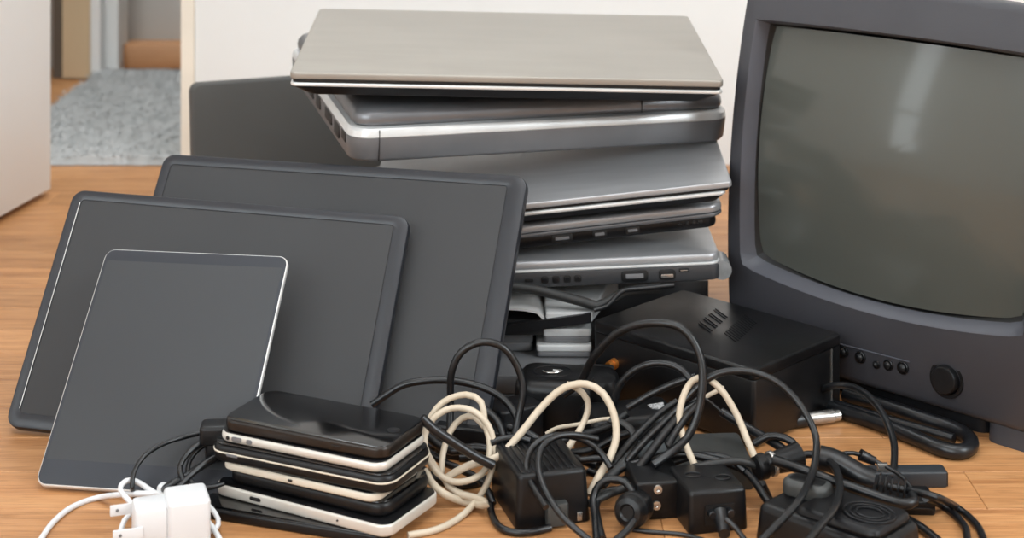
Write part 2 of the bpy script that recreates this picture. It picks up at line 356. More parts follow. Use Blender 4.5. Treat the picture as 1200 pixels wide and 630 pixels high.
for y, z, dd, hh in ((.03, .018, .018, .008), (.06, .015, .022, .012), (.10, .016, .03, .010), (.15, .016, .02, .012), (.19, .016, .03, .010), (.24, .016, .026, .012)):
    obj('port', slab(y-dd/2, z-hh/2, y+dd/2, z+hh/2, -.0005, .0007, .001, .0003), M['port'], l2, (0, 0, 0), (R(90), 0, R(-90)))
    bpy.data.objects[l2.children[-1].name].location = (0.0002, 0, 0)
for o in l2.children:
    if o.name.startswith('port'): o.rotation_euler = (R(90), 0, R(-90)); o.scale = (-1, 1, 1)
# third: silver slim laptop, tilted
w_, d_, t_ = .33, .239, .0187
l3 = laptop('silver laptop with dark sheen on its lid directly under the askew grey laptop', -.1317, 1.515, .1272, -1.58, 3.6, 6.5)
obj('lid', slab(0, 0, w_, d_, t_-.0052, t_, .005, .0012, .001, seg=3), M['silver'], l3)
obj('gasket', slab(.003, .003, w_-.003, d_-.01, t_-.0085, t_-.0050, .005, .0004), M['deep'], l3)
obj('deck', slab(.004, .0008, w_-.006, d_-.001, t_-.0118, t_-.0082, .006, .0014), M['silver_edge'], l3, label='polished silver deck edge')
bm = bmesh.new(); loft(bm, [[(x, y, z) for x, y in rrect(.004+i, i, w_-.006-i, d_-i, .008)] for i, z in ((.010, 0), (.007, .0008), (.001, t_-.0118))])
obj('base', bm, M['black_satin'], l3, label='black underside')
# fourth: thin silver laptop with ports along a black side
w_, d_, t_ = .3201, .24, .022
l4 = laptop('thin silver laptop with three ports along its black edge in mid stack', -.1251, 1.52, .1035, 4.0, 3.0, 5.25)
obj('lid', slab(0, 0, w_, d_, t_-.0075, t_, .014, .0034, .0012, n=7, seg=4), M['silver'], l4)
obj('deck', slab(.0005, .0005, w_, d_-.001, t_-.0118, t_-.0082, .014, .0012, n=7), M['grey_lid'], l4)
obj('base', slab(.002, .002, w_-.006, d_-.002, 0, t_-.0116, .012, .0008, .003, n=7), M['black'], l4, label='black port edge')
port_row(l4, [('hdmi', .172, .0062, .019, .0068), ('hdmi', .206, .0062, .013, .0062), ('hdmi', .236, .0062, .013, .0062), ('slot', .279, .0066, .003, .002), ('slot', .286, .0066, .003, .004), ('slot', .292, .0066, .003, .003), ('slot', .298, .0066, .004, .003)], y=.0016)
for o in list(l4.children):
    if o.name.startswith('port'): o.location = (0, .0018, 0)
# fifth: lowest full-size laptop
w_, d_, t_ = .34, .25, .0242
l5 = laptop('grey laptop with audio jacks and a network port, lowest of the full laptops', -.1522, 1.52, .0762, 0, 1.0, 2.53)
obj('lid', slab(0, .001, w_-.001, d_, t_-.0068, t_, .012, .003, .0012, n=6, seg=4), M['silver'], l5)
obj('deck', slab(0, 0, w_, d_, t_-.0098, t_-.0072, .012, .0012, n=6), M['light_plastic'], l5)
obj('base', slab(0, 0, w_, d_, 0, t_-.0097, .010, .0008, .004, n=6), M['port_face'], l5, label='dull grey port edge')
port_row(l5, [('slot', .168, .0078, .008, .003), ('jack', .182, .0078, .0066, .0066), ('jack', .192, .0078, .0066, .0066), ('jack', .202, .0078, .0066, .0066), ('jack', .2115, .0078, .0066, .0066), ('hdmi', .262, .0078, .024, .0100), ('usb', .291, .0078, .015, .0092), ('usb', .306, .0112, .009, .003)])
bm = tube([(w_+.0005, .004, .008), (w_+.0005, .03, .009)], .0088, n=14); obj('hinge_cap', bm, M['clear'], l5, label='smoky clear rounded hinge cap')
# lower pieces of the stack
dv = thing('disc_drive', 'silver disc drive with a curved black mouth under the laptop stack', 'disc drive', (.030, 1.502, .0520), (0, 0, R(1)), 'lower pieces of the stack')
dw = .0405
bm = bmesh.new(); loft(bm, [[(0, 0, .0165), (dw, 0, .0165), (dw, 0, .008), (0, 0, .008)], [(0, .07, .0215), (dw+.02, .07, .0215), (dw+.02, .07, .004), (0, .07, .004)], [(0, .085, .0215), (dw+.03, .085, .0215), (dw+.03, .085, .004), (0, .085, .004)]])
bmesh.ops.bevel(bm, geom=bm.edges[:], offset=.0008, segments=2, affect='EDGES'); obj('cover', bm, M['light_plastic'], dv)
prof = [(-.05, .0205), (-.034, .0212), (-.018, .0202), (-.007, .0178), (-.002, .013), (0, .006)]
bm = bmesh.new(); loft(bm, [[(x, y, z+(.001 if y > .05 else 0)) for x, z in prof+[(x-.0012, z-.0018) for x, z in prof[::-1]]] for y in (-.001, .006, .12)]); obj('hood', bm, M['silver_edge'], dv, label='bright curved hood edge')
obj('mouth', bx(-.05, .003, -.004, -.0015, .10, .0095), M['deep'], dv, smooth=False)
bm = bmesh.new(); loft(bm, [[(x, y, z) for x, y in ((-.055, -.003), (dw-.001, -.004), (dw-.001, .004), (-.055, .004))] for z in (.0060, .0140)])
for v in bm.verts: v.co.z += (v.co.x-.02)*.13
obj('tray', bm, M['black_satin'], dv, smooth=False, label='dark strip across the mouth')
def plate_thing(label, x0, y0, x1, y1, z0, z1, m, rz=0, name='metal_case'):
    o = thing(name, label, 'case', (x0, y0, z0), (0, 0, R(rz)), 'lower pieces of the stack')
    obj('lid', slab(0, 0, x1-x0, y1-y0, (z1-z0)*.46, z1-z0, .003, .001), m, o)
    obj('base', slab(.0006, .0008, x1-x0-.0006, y1-y0, 0, (z1-z0)*.44, .003, .001), M['grey_plastic'], o)
    return o
plate_thing('thin pale grey case just below the dark disc tray', .027, 1.504, .0702, 1.585, .0415, .0535, M['light_plastic'], 0)
plate_thing('thin grey case sticking out left at the bottom of the stack', .0215, 1.500, .0702, 1.585, .0300, .0405, M['light_plastic'], 0)
plate_thing('dark grey case standing behind the black box under the lowest laptop', -.02, 1.596, .184, 1.75, 0, .068, M['port_face'], 0)
plate_thing('flat grey slab on the floor beneath the stack', -.16, 1.458, .068, 1.588, 0, .0290, M['grey_plastic'], 0)
plate_thing('dark grey case hidden left of the pale cases at the stack foot', -.12, 1.515, .019, 1.585, .0300, .0475, M['grey_plastic'], 0)
# ------------------------------------------------------------------ black box
bxo = thing('media_box', 'scratched black electronics box with slotted top between laptop stack and television', 'electronics box', (.194, 1.369, 0.0), (R(2.6), 0, R(135.3)), None)
# local x runs from the near corner to the left corner, local y from the near corner to the ... keep a plain frame: origin near corner
bxo.rotation_euler = (0, 0, R(45.3)); bw, bd, bh = .124, .173, .0655
# local x: near -> right corner (bw), local y: near -> left corner (bd)
bm = slab(0, 0, bw, bd, .003, bh-.0095, .004, .001); obj('base', bm, M['boxblk'], bxo)
bm = slab(-.0006, -.0006, bw+.0006, bd+.0006, bh-.009, bh, .005, .0022, .0006, seg=3); obj('cover', bm, M['boxblk'], bxo)
bm = bmesh.new()
for i in range(13):
    for j in range(2 if i % 3 else 1):
        x = .048+.0042*i; y = .060+.030*j+.0014*i
        q = slab(-.0125, -.0006, .0125, .0006, 0, .0005, .0005, .0002, n=2); q.transform(Matrix.Translation((x, y, bh)) @ Matrix.Rotation(R(62), 4, 'Z'))
        tmp = bpy.data.meshes.new('t'); q.to_mesh(tmp); q.free(); bm.from_mesh(tmp); bpy.data.meshes.remove(tmp)
o = obj('vent', bm, M['black_satin'], bxo); o['kind'] = 'stuff'
for x, y in ((.02, .01), (bw-.02, .01), (.02, bd-.01), (bw-.02, bd-.01)): obj('foot', cyl(.006, 0, .0035, 12, c=(x, y)), M['cable'], bxo)
bm = bx(bw-.016, -.0008, .006, bw-.0145, .0004, bh-.010); obj('edge_strip', bm, M['metal'], bxo, smooth=False)
for y, z in ((.148, .034),):
    j = obj('jack', lathe([(.0046, 0), (.0046, .003), (.0034, .0034), (.0034, .009), (.0016, .009), (.0016, .004)], 14), M['brass'], bxo, (0, y, z), (0, R(-90), 0), label='orange copper socket')
# ------------------------------------------------------------------ television
TA = Vector((.2114, 1.549, .103)); aw, ah = .2658, .2109
tv = thing('television', 'dark grey tube television with curved glass screen and front knobs', 'television', TA, (R(-5.35), 0, R(-44.5)))
# local: x along the face, y into the set, z up; origin = lower left of the screen opening
bl, bb, br, bt_ = .0235, .103, .0235, .0405
KA = (.3, .3, .05, .05)
def barrel(x0, z0, x1, z1, bulge, r, y, n=20, ks=None):
    cx, cz = (x0+x1)/2, (z0+z1)/2; hw, hh = (x1-x0)/2, (z1-z0)/2
    P = []
    bl_, bb_, br2, bt2 = bulge
    # corner points then subdivided sides, counter-clockwise from lower left
    def side(a, b, nrm, bu):
        for i in range(n):
            t = i/n; u = 2*t-1; k = bu*(1-u*u)
            P.append([a[0]+(b[0]-a[0])*t+nrm[0]*k, y, a[1]+(b[1]-a[1])*t+nrm[1]*k])
    side((x0, z0), (x1, z0), (0, -1), bb_); side((x1, z0), (x1, z1), (1, 0), br2)
    side((x1, z1), (x0, z1), (0, 1), bt2); side((x0, z1), (x0, z0), (-1, 0), bl_)
    # soften corners
    for c in range(4):
        i = c*n; m_ = len(P); p0, p1, p2 = P[i-1][:], P[i][:], P[(i+1) % m_][:]
        k = ks[c] if ks else .5
        P[i] = [p1[j]*(1-k)+(p0[j]+p2[j])/2*k for j in range(3)]
    return P
OX0, OZ0, OX1, OZ1 = -bl, -bb+.016, aw+br, ah+bt_
fy = lambda P, f: [(p[0], p[1]+f*(((p[2]-.09)/.15)**2), p[2]) for p in P]      # front face bowed forward in the middle
ob = (.004, .0, .004, .004); ab = (.003, .013, .003, .002)
L = []
for ins, y, ext in ((.055, .30, 1), (.052, .298, 1), (.03, .20, 1), (.022, .13, 1), (.006, .07, 1), (.001, .035, 1), (.0, .03, 1), (.0, .010, 1), (.001, .005, 1), (.0035, .0015, 1), (.007, 0, 1)):
    P = barrel(OX0+ins, OZ0+(ins*.12 if y > .04 else ins), OX1-ins, OZ1-ins*(1.6 if y > .04 else 1), ob, .012, y)
    L.append(fy(P, .010 if y < .04 else .006))
loft_bm = bmesh.new(); L.append(fy(barrel(-.0075, -.0085, aw+.0075, ah+.004, ab, .012, 0, ks=KA), .010))
loft(loft_bm, L, cap1=False); obj('housing', loft_bm, M['tv'], tv)
L = [fy(barrel(-.0075, -.0085, aw+.0075, ah+.004, ab, .012, 0, ks=KA), .010), fy(barrel(-.0062, -.007, aw+.0062, ah+.003, ab, .012, .0012, ks=KA), .010), fy(barrel(-.0005, -.0005, aw+.0005, ah+.0005, ab, .012, .013, ks=KA), .010)]
obj('screen_surround', loft(bmesh.new(), L, False, False), M['tv_lip'], tv)
L = [fy(barrel(-.0005, -.0005, aw+.0005, ah+.0005, ab, .012, .013, ks=KA), .010), fy(barrel(.003, .003, aw-.003, ah-.002, ab, .012, .019, ks=KA), .010)]
obj('tube_mask', loft(bmesh.new(), L, False, False), M['tv_mask'], tv)
# glass: dome made of shrinking loops
L = []
for s in (1.0, .85, .7, .5, .3, .12, .02):
    P = barrel(.002, .002, aw-.002, ah-.0015, ab, .012, 0, ks=KA); cx, cz = aw/2, ah/2
    Q = []
    for p in P:
        x = cx+(p[0]-cx)*s; z = cz+(p[2]-cz)*s; rr = ((x-cx)/(aw/2))**2*.6+((z-cz)/(ah/2))**2*.4
        Q.append((x, .019+.010*((p[2]-.09)/.15)**2*s*s-.016*(1-rr*.9)+.002, z))
    L.append(Q)
obj('screen', loft(bmesh.new(), L, False, True), M['tv_glass'], tv)
# plinth on the floor under the right part, recessed under-body elsewhere
def to_tv(p): return (parent_matrix(tv).inverted() @ Vector(p))
zb = -.1032
loft_ = lambda x0, x1, y0, m: obj('foot', loft(bmesh.new(), [[(x, y, z) for x, y in rrect(x0+i, y0, x1-i, .22-i, .012)] for i, z in ((0, zb), (0, zb+.020), (-.002, OZ0+.010))]), m, tv)
loft_(.2335, OX1-.004, .019, M['tv']); loft_(.02, .231, .030, M['black_satin'])
# control strip: engraved line, five knobs, dial (found on the face plane)
def on_tv(px, py):
    inv = parent_matrix(tv).inverted(); o = inv @ Vector((0, 0, CAM_H)); p = inv @ A(px, py, 1.5); d_ = p-o; t = -o.y/d_.y
    q = o+d_*t; yy = .010*((q.z-.09)/.15)**2; t = (yy-o.y)/d_.y; q = o+d_*t; return q
for px, py, r in ((988, 412, .0052), (1008, 418.5, .0052), (1027, 427, .0034), (1041, 427.5, .0046), (1058, 431, .0054)):
    q = on_tv(px, py)
    rng_ = obj('button', lathe([(r, .001), (r, -.0008), (r*.86, -.0012), (r*.82, .0006), (r*.7, -.0025), (r*.45, -.0035), (.0003, -.0038)], 18), M['black'], tv, q, (R(-90), 0, 0))
    rng_.rotation_euler = (R(-90), 0, 0); rng_.scale = (1, 1, -1); rng_.rotation_euler = (R(90), 0, 0); rng_.scale = (1, 1, -1)
q = on_tv(1109, 444)
r = .0118
dd = obj('dial', lathe([(r*1.32, .001), (r*1.30, -.0004), (r*1.08, -.0004), (r*1.0, .001), (r, -.004), (r*.9, -.0062), (r*.72, -.0066), (r*.3, -.0058), (.0004, -.0062)], 28), M['black'], tv, q, (R(90), 0, 0)); dd.scale = (1, 1, -1)
p0, p1 = on_tv(981, 402), on_tv(1066, 424)
obj('control_groove', tube([p0, (p0+p1)/2, p1], .0006, n=6), M['tv_lip'], tv)
p2 = on_tv(979, 420); obj('control_groove', tube([p0, (p0+p2)/2, p2], .0005, n=6), M['tv_lip'], tv)
# ------------------------------------------------------------------ phones
PU = R(-25)
def phone(label, z, t, m_body, m_top, px=.0, py=.0, yaw=0, L_=.136, W2=.066, r=.010, rim=None, rimz=.5, buttons=(), sub=None, edge=.0018):
    o = thing('smartphone', label, 'phone', (-.1395+px, 1.266+py, z), (0, 0, PU+R(yaw)), 'phones in the pile')
    obj('body', slab(-L_/2, -W2/2, L_/2, W2/2, 0, t-.0004, r, edge, edge, n=6, seg=3), m_body, o)
    obj('glass', slab(-L_/2+.0013, -W2/2+.0013, L_/2-.0013, W2/2-.0013, t-.0010, t, r-.0013, .0005, n=6), m_top, o)
    if rim: obj('rim', slab(-L_/2-.0004, -W2/2-.0004, L_/2+.0004, W2/2+.0004, t*rimz, t*rimz+.0014, r, .0005, n=6), rim, o, label='thin beige rim line')
    for x, bw_, bh_, mm in buttons:
        obj('button', slab(x-bw_/2, -bh_/2, x+bw_/2, bh_/2, -.0002, .0006, bh_*.48, .0002, n=3), mm, o, (0, -W2/2, t*.5), (R(90), 0, 0))
    return o
z = 0
phone('wide flat black phone on the floor at the bottom of the phone pile', 0, .0078, M['black'], M['glass'], -.010, -.004, 6, .150, .078, .008)
z = .0080; phone('white edged phone with a port slot, second from the bottom of the pile', z, .0088, M['phone_silver'], M['black'], .002, -.002, -4, .156, .072, .010, buttons=((-.038, .010, .0026, M['port']), (.035, .0016, .0016, M['port'])))
z += .0090; phone('thick black phone with rounded glossy edge below the cream phone', z, .0112, M['black'], M['glass'], .004, .001, -3, .140, .068, .012, edge=.004)
z += .0114; phone('thin cream white phone with one small slot in mid pile', z, .0062, M['phone_cream'], M['black'], -.002, -.001, -2, .136, .066, .010, buttons=((-.005, .004, .0018, M['port']),))
z += .0064; phone('black phone with a beige rim line sticking out left in the pile', z, .0142, M['black'], M['glass'], -.002, -.001, 0, .154, .070, .013, rim=M['phone_cream'], rimz=.52, buttons=((-.055, .010, .0022, M['grey_plastic']), (-.036, .022, .0014, M['deep'])), edge=.0045)
z += .0144; phone('silver framed phone with round side buttons just below the top phone', z, .0076, M['phone_silver'], M['black'], -.001, 0, -1, .143, .068, .011, buttons=((-.061, .003, .003, M['port']), (-.053, .009, .0034, M['grey_plastic']), (-.042, .005, .0034, M['grey_plastic'])), edge=.003)
z += .0078; tp = phone('black glossy phone with bronze edge on top of the phone pile', z, .0092, M['bronze'], M['glass'], 0, .001, 0, .140, .066, .012, buttons=((.03, .008, .0016, M['port']),), edge=.0024)
obj('home_button', lathe([(.0046, 0), (.0048, .0003), (.0040, .0004), (.0038, .0001), (.0003, .0001)], 20), M['black_satin'], tp, (.059, .0, .0092))
# ------------------------------------------------------------------ adapters and blocks in the heap
def block(name, label, cat, X, Y, yaw, w_, d_, h_, m, r=.004, e=.003, z=0, group='black adapters in the cable heap', taper=.0):
    o = thing(name, label, cat, (X, Y, z), (0, 0, R(yaw)), group)
    bm = slab(0, 0, w_, d_, 0, h_, r, e, .0012, n=4, seg=3)
    for v in bm.verts:
        f = v.co.z/h_*taper; v.co.x += (w_/2-v.co.x)*f; v.co.y += (d_/2-v.co.y)*f
    obj('body', bm, m, o); return o
# big ridged adapter
ad = block('power_adapter', 'square black power adapter with a ridged top at front centre', 'power adapter', .003, 1.226, 16, .057, .072, .038, M['black'], .005, .003, taper=.08)
for i in range(9): obj('ridge', slab(.006+i*.005, .006, .0082+i*.005, .064, .0375, .0388, .001, .0005, n=2), M['black_satin'], ad)
obj('strain_relief', slab(.022, -.006, .038, .004, .002, .018, .002, .001), M['plate'], ad, label='grey strain relief clip')
obj('label_plate', slab(.046, -.0006, .050, .002, .002, .008, .0006, .0002), M['metal'], ad)
# socket block with oval marks and plug
sb = block('power_adapter', 'black socket adapter with two oval marks and a plug in its front', 'power adapter', .1265, 1.219, 13, .045, .052, .030, M['black'], .004, .003, taper=.04)
for x, y in ((.013, .030), (.033, .021)):
    bm = bmesh.new(); tube([(x+.006*math.cos(a*.5236), y+.0042*math.sin(a*.5236), .0302) for a in range(13)], .0006, .003, 5, bm); obj('oval_mark', bm, M['black_satin'], sb)
bm = bx(.012, -.0004, .006, .034, .003, .020); obj('socket', bm, M['port'], sb, smooth=False)
for x in (.016, .030): obj('pin', cyl(.0028, 0, .007, 14), M['cable'], sb, (x, .0015, .015), (R(90), 0, 0))
obj('plug', tube([(.023, 0, .014), (.022, -.008, .010), (.020, -.018, .007)], lambda t: .0062-.002*t), M['cable'], sb)
# screwed block
sc = block('charger_block', 'black charger block with two bright screws left of the socket adapter', 'charger', .0905, 1.243, 8, .037, .045, .027, M['black'], .003, .002)
for x, z in ((.016, .022), (.015, .0105)):
    s_ = obj('screw', lathe([(.0034, 0), (.0032, .001), (.0012, .0012), (.0003, .0006)], 14), M['metal'], sc, (x, -.0002, z), (R(90), 0, 0), label='bright screw head')
# round plug behind cable ring
pl = thing('charger_plug', 'round black plug lying inside a cable ring beside the ridged adapter', 'plug', A(741, 597, None, .0135), (R(78), 0, R(-25)), 'black adapters in the cable heap')
obj('body', lathe([(.001, -.018), (.0105, -.017), (.0115, -.012), (.0118, .006), (.0095, .010), (.006, .011), (.0045, .0095), (.001, .0095)], 18), M['black'], pl)
obj('collar', lathe([(.0116, -.004), (.0126, -.002), (.0126, .002), (.0116, .004)], 18), M['cable'], pl)
# rounded camera-like charger at back with emblem
cb = block('shaver_case', 'rounded black case with a silver swoosh emblem behind the beige cables', 'case', .000, 1.398, -9, .085, .055, .046, M['black'], .016, .010)
obj('emblem', tube([(.022, .026, .0466), (.026, .022, .0469), (.032, .023, .0469), (.037, .028, .0468), (.030, .029, .0468)], lambda t: .0022*(1-.6*abs(2*t-1)), .002, 7, flat=.4), M['metal'], cb, label='silver swoosh emblem')
obj('top_ring', tube([(.030+.016*math.cos(a*.3927), .027+.013*math.sin(a*.3927), .0458) for a in range(17)], .0008, .003, 6), M['black_satin'], cb)
cc = block('charger_block', 'black wedge charger with a silver triangle label behind the tall cable arc', 'charger', .060, 1.332, 14, .082, .05, .036, M['black'], .008, .006, taper=.12)
bm = bmesh.new(); a_ = [(0, 0), (.010, -.004), (.013, .011), (-.001, .009)]
loft(bm, [[(x, y, z) for x, y in a_] for z in (0, .0006)]); obj('sticker', bm, mat('label_paper', (176, 176, 176), .5, rgb2=(110, 110, 110), scale=700, lo=.45, hi=.6), cc, (.058, .018, .0358), smooth=False, label='small silver triangular label with dark marks')
vp = thing('audio_plug', 'upright stubby black plug below the orange socket of the black box', 'plug', A(708, 478, 1.392), (R(8), 0, 0), 'black adapters in the cable heap')
obj('body', lathe([(.001, 0), (.011, .0), (.0125, .004), (.012, .020), (.009, .026), (.001, .027)], 18), M['black'], vp)
obj('cord_stub', tube([(0, 0, .002), (0, -.004, -.012), (-.01, -.01, -.022)], .004), M['cable'], vp)
gp = block('plastic_plate', 'flat dark grey plate lying under the white cable loops', 'plate', .1245, 1.292, 4, .060, .062, .020, M['plate'], .004, .002)
obj('underside', slab(.002, .002, .058, .060, -.0001, .004, .004, .0005), M['deep'], gp)
g2 = block('plastic_plate', 'tiny blue-grey plate beside the screwed charger block', 'plate', .096, 1.296, 4, .024, .03, .026, mat('slate_plastic', (74, 78, 80), .5), .002, .001)
# two black blocks behind the beige coil
b1 = block('charger_block', 'black charger block half hidden behind the beige cable coil', 'charger', -.062, 1.355, -14, .066, .034, .026, M['black'], .004, .002)
obj('lip', slab(.004, -.002, .062, .002, .010, .014, .001, .0005), M['black_satin'], b1)
b2 = block('charger_block', 'slim black charger block behind the coil, tucked under the largest panel', 'charger', -.008, 1.36, 30, .04, .03, .034, M['black_satin'], .004, .002)
obj('prong', slab(.01, -.010, .014, .001, .02, .0215, .0004, .0002), M['metal'], b2)
# laptop power brick, lower right
pb = block('power_brick', 'long black laptop power brick lying at the lower right front', 'power adapter', .171, 1.2145, -44.6, .104, .060, .026, M['black'], .007, .005, taper=.06)
bm = slab(.030, .006, .098, .054, .025, .033, .008, .004, seg=3)
for v in bm.verts: v.co.z -= max(0, .06-v.co.x)*.1
obj('raised_top', bm, M['black_satin'], pb)
for k_, rr in enumerate((.015, .0115, .008)): obj('swirl_groove', tube([(.078+rr*1.25*math.cos(a*.3927), .030+rr*math.sin(a*.3927), .0331) for a in range(17)], .0008, .003, 6), M['black_satin'], pb)
gb = block('cable_clip', 'rounded dark grey clip resting on the rear end of the power brick', 'clip', .192, 1.228, -36, .036, .020, .011, M['plate'], .008, .004, z=.0262)
obj('slot', slab(.005, .004, .031, .016, .0105, .0113, .004, .0003), M['black'], gb)
# long thin stick under the cables
st = block('battery_stick', 'flat black rectangular stick poking out right under the ribbed cable', 'stick', .255, 1.297, 2, .077, .016, .012, mat('slate_stick', (40, 43, 47), .45, rgb2=(45, 48, 52), scale=20), .002, .0015)
obj('end_cap', slab(.0755, .0006, .0775, .0154, .0008, .0112, .0006, .0004), M['black'], st)
fl = block('charger_block', 'flat black block lying below the ribbed cable in front of the stick', 'charger', .236, 1.255, -3, .075, .03, .010, M['black'], .003, .002)
obj('lip', slab(.002, -.001, .073, .003, .004, .006, .001, .0004), M['cable'], fl)
# silver plug by the black box
sp = thing('jack_plug', 'silver metal plug with a thin white wire at the foot of the black box', 'plug', A(938, 492, None, .006), (0, R(90), R(18)), 'plugs in the heap')
obj('barrel', lathe([(.001, .004), (.0050, .004), (.0055, .006), (.0055, .030), (.0046, .031), (.0046, .036), (.001, .036)], 16), M['metal'], sp, label='shiny metal barrel')
obj('boot', lathe([(.002, -.012), (.0055, -.010), (.0062, .002), (.0055, .006)], 16), M['cable'], sp)
cable('wire', 'thin white wire', [(924, 488), (912, 490), (896, 500), (882, 504), (866, 507)], .0012, M['white_plastic'], parent=sp)
# barrel connector with cable
P0, P1 = A(886, 548, 1.272, .006), A(936, 534, 1.285, .006)
bc = thing('barrel_connector', 'dark cylindrical barrel connector leaning across the heap beside the power brick', 'connector', P0, (P1-P0).to_track_quat('Z', 'Y').to_euler(), 'plugs in the heap')
ln = (P1-P0).length
obj('body', lathe([(.001, 0), (.0086, 0), (.0096, .001), (.0096, .007), (.0080, .008), (.0080, .010), (.0078, ln*.4), (.0098, ln*.9), (.0104, ln), (.0086, ln+.0003), (.003, ln-.002)], 20), M['black'], bc)
obj('ring', lathe([(.0088, .0115), (.0093, .0122), (.0093, .0145), (.0088, .0152)], 20), M['metal'], bc, label='thin metal ring')
cable('cord', None, [(936, 534, 1.285), (957, 532, 1.285), (976, 544, 1.258), (984, 567, 1.218), (978, 595, 1.178), (960, 617, 1.152), (944, 638, 1.13)], .0028, M['cable'], parent=bc)
# ribbed strain relief lying over the stick
P = path([(960, 536, 1.275), (979, 541, 1.272), (1008, 557, 1.262), (1040, 569, 1.256), (1064, 574, 1.252)], .006)
rb = thing('ribbed_cable', 'ribbed black strain relief lying over the power brick', 'cable', P[0], (0, 0, 0), 'plugs in the heap')
inv = parent_matrix(rb).inverted(); P = [inv @ p for p in P]
obj('sleeve', tube(P[:3]+[(P[2]+P[3])/2], lambda t: .0092-.001*t, .003), M['cable'], rb)
pts = catmull(P, .0022); n0 = int(len(pts)*.42)
for i in range(n0, len(pts)-1, 2):
    t = (pts[i+1]-pts[i-1]).normalized()
    obj('rib', lathe([(.004, -.0009), (.0074, -.0007), (.0078, 0), (.0074, .0007), (.004, .0009)], 12), M['black'], rb, pts[i], t.to_track_quat('Z', 'Y').to_euler())
cable('cord', None, [(1040, 569, 1.256), (1064, 574, 1.252), (1097, 582, 1.235), (1122, 595), (1144, 614), (1154, 634)], .0028, M['cable'], parent=rb)
# ------------------------------------------------------------------ white charger, lower left
wc = thing('phone_charger', 'white wall charger with two prongs in front of the small tablet', 'charger', A(197, 648, None, 0), (0, 0, R(18)))
obj('body', slab(0, 0, .030, .032, 0, .034, .004, .003, .0015, seg=3), M['white_plastic'], wc)
obj('face_plate', slab(-.0225, .003, .002, .029, .004, .031, .004, .003, .002), M['white_plastic'], wc)
for y_, z_ in ((-.001, .016), (.022, .024)):
    o = obj('prong', slab(-.0165, -.0038, .004, .0038, 0, .0013, .0006, .0002), M['white_plastic'], wc, (-.021, y_+.004, z_), (R(90), 0, 0))
    obj('hole', cyl(.0012, .0010, .0016, 10, .0001, c=(-.0115, 0)), M['grey_plastic'], o)
wp = thing('charging_plug', 'small white cable plug lying on top of the white wall charger', 'plug', A(202, 577, 1.262), (R(0), R(8), R(-16)))
obj('body', slab(-.012, -.004, .014, .006, -.003, .004, .003, .002), M['white_plastic'], wp)
obj('tip', slab(.013, -.0025, .020, .0045, -.0015, .002, .001, .0005), M['metal'], wp)
WC = M['white_plastic']
cable('cord', None, [(190, 580, 1.262), (181, 578, 1.262), (145, 579, 1.258), (114, 583), (84, 594), (62, 612), (46, 634)], .0021, WC, parent=wp)
cable('cable', 'white cord looped over the left corner of the white wall charger', [(138, 634, 1.215), (146, 609, 1.225), (157, 596, 1.235), (148, 583, 1.243), (141, 574, 1.25), (144, 566, 1.255), (153, 562, 1.26), (166, 567, 1.262), (181, 577, 1.262), (205, 583, 1.252), (229, 598, 1.235), (248, 616, 1.222), (260, 636, 1.21)], .0020, WC)
cable('cable', 'white cord curving down the right side of the white wall charger', [(210, 580, 1.262), (236, 586, 1.25), (252, 601, 1.235), (256, 614, 1.225), (248, 622, 1.22), (238, 618, 1.225), (234, 630, 1.212)], .0018, WC)
# black charger with lead left of phones
bk = block('phone_charger', 'small black charger with thin lead wedged left of the phone pile', 'charger', -.2345, 1.278, 4, .036, .020, .014, M['black'], .004, .003, z=.040, group=None)
obj('base', slab(.004, .002, .034, .018, -.012, .002, .004, .002), M['black_satin'], bk)
K = M['cable']
cable('cord', None, [(236, 507, 1.30), (223, 510, 1.297), (193, 519, 1.285), (169, 534, 1.27), (157, 553, 1.262), (155, 570, 1.255), (158, 584)], .0018, K, parent=bk)
cable('cable', 'black cable bent round behind the white charger beside the phone pile', [(262, 508, 1.29), (240, 516, 1.285), (221, 530, 1.275), (211, 546, 1.268), (214, 560, 1.26), (226, 570)], .0021, K)
cable('cable', 'black cable running diagonally from the phone pile down to the white charger', [(268, 527, 1.285), (241, 543, 1.275), (217, 558, 1.265), (196, 570, 1.255), (190, 578)], .0028, K)
cable('cable', 'black cable hanging in a slack loop over the small tablet foot', [(262, 514, 1.292), (238, 522, 1.286), (222, 540, 1.276), (222, 562, 1.262), (240, 572, 1.255), (262, 566, 1.262)], .0019, K)
cable('cable', 'black cable lying across the tablet corner beside the black phone case', [(206, 574, 1.252), (224, 556, 1.264), (246, 538, 1.276), (264, 530, 1.282)], .0023, K)
cable('cable', 'black cable lying flat on the floor just left of the bottom phone', [(190, 573), (220, 575), (258, 577), (272, 590)], .0026, K)
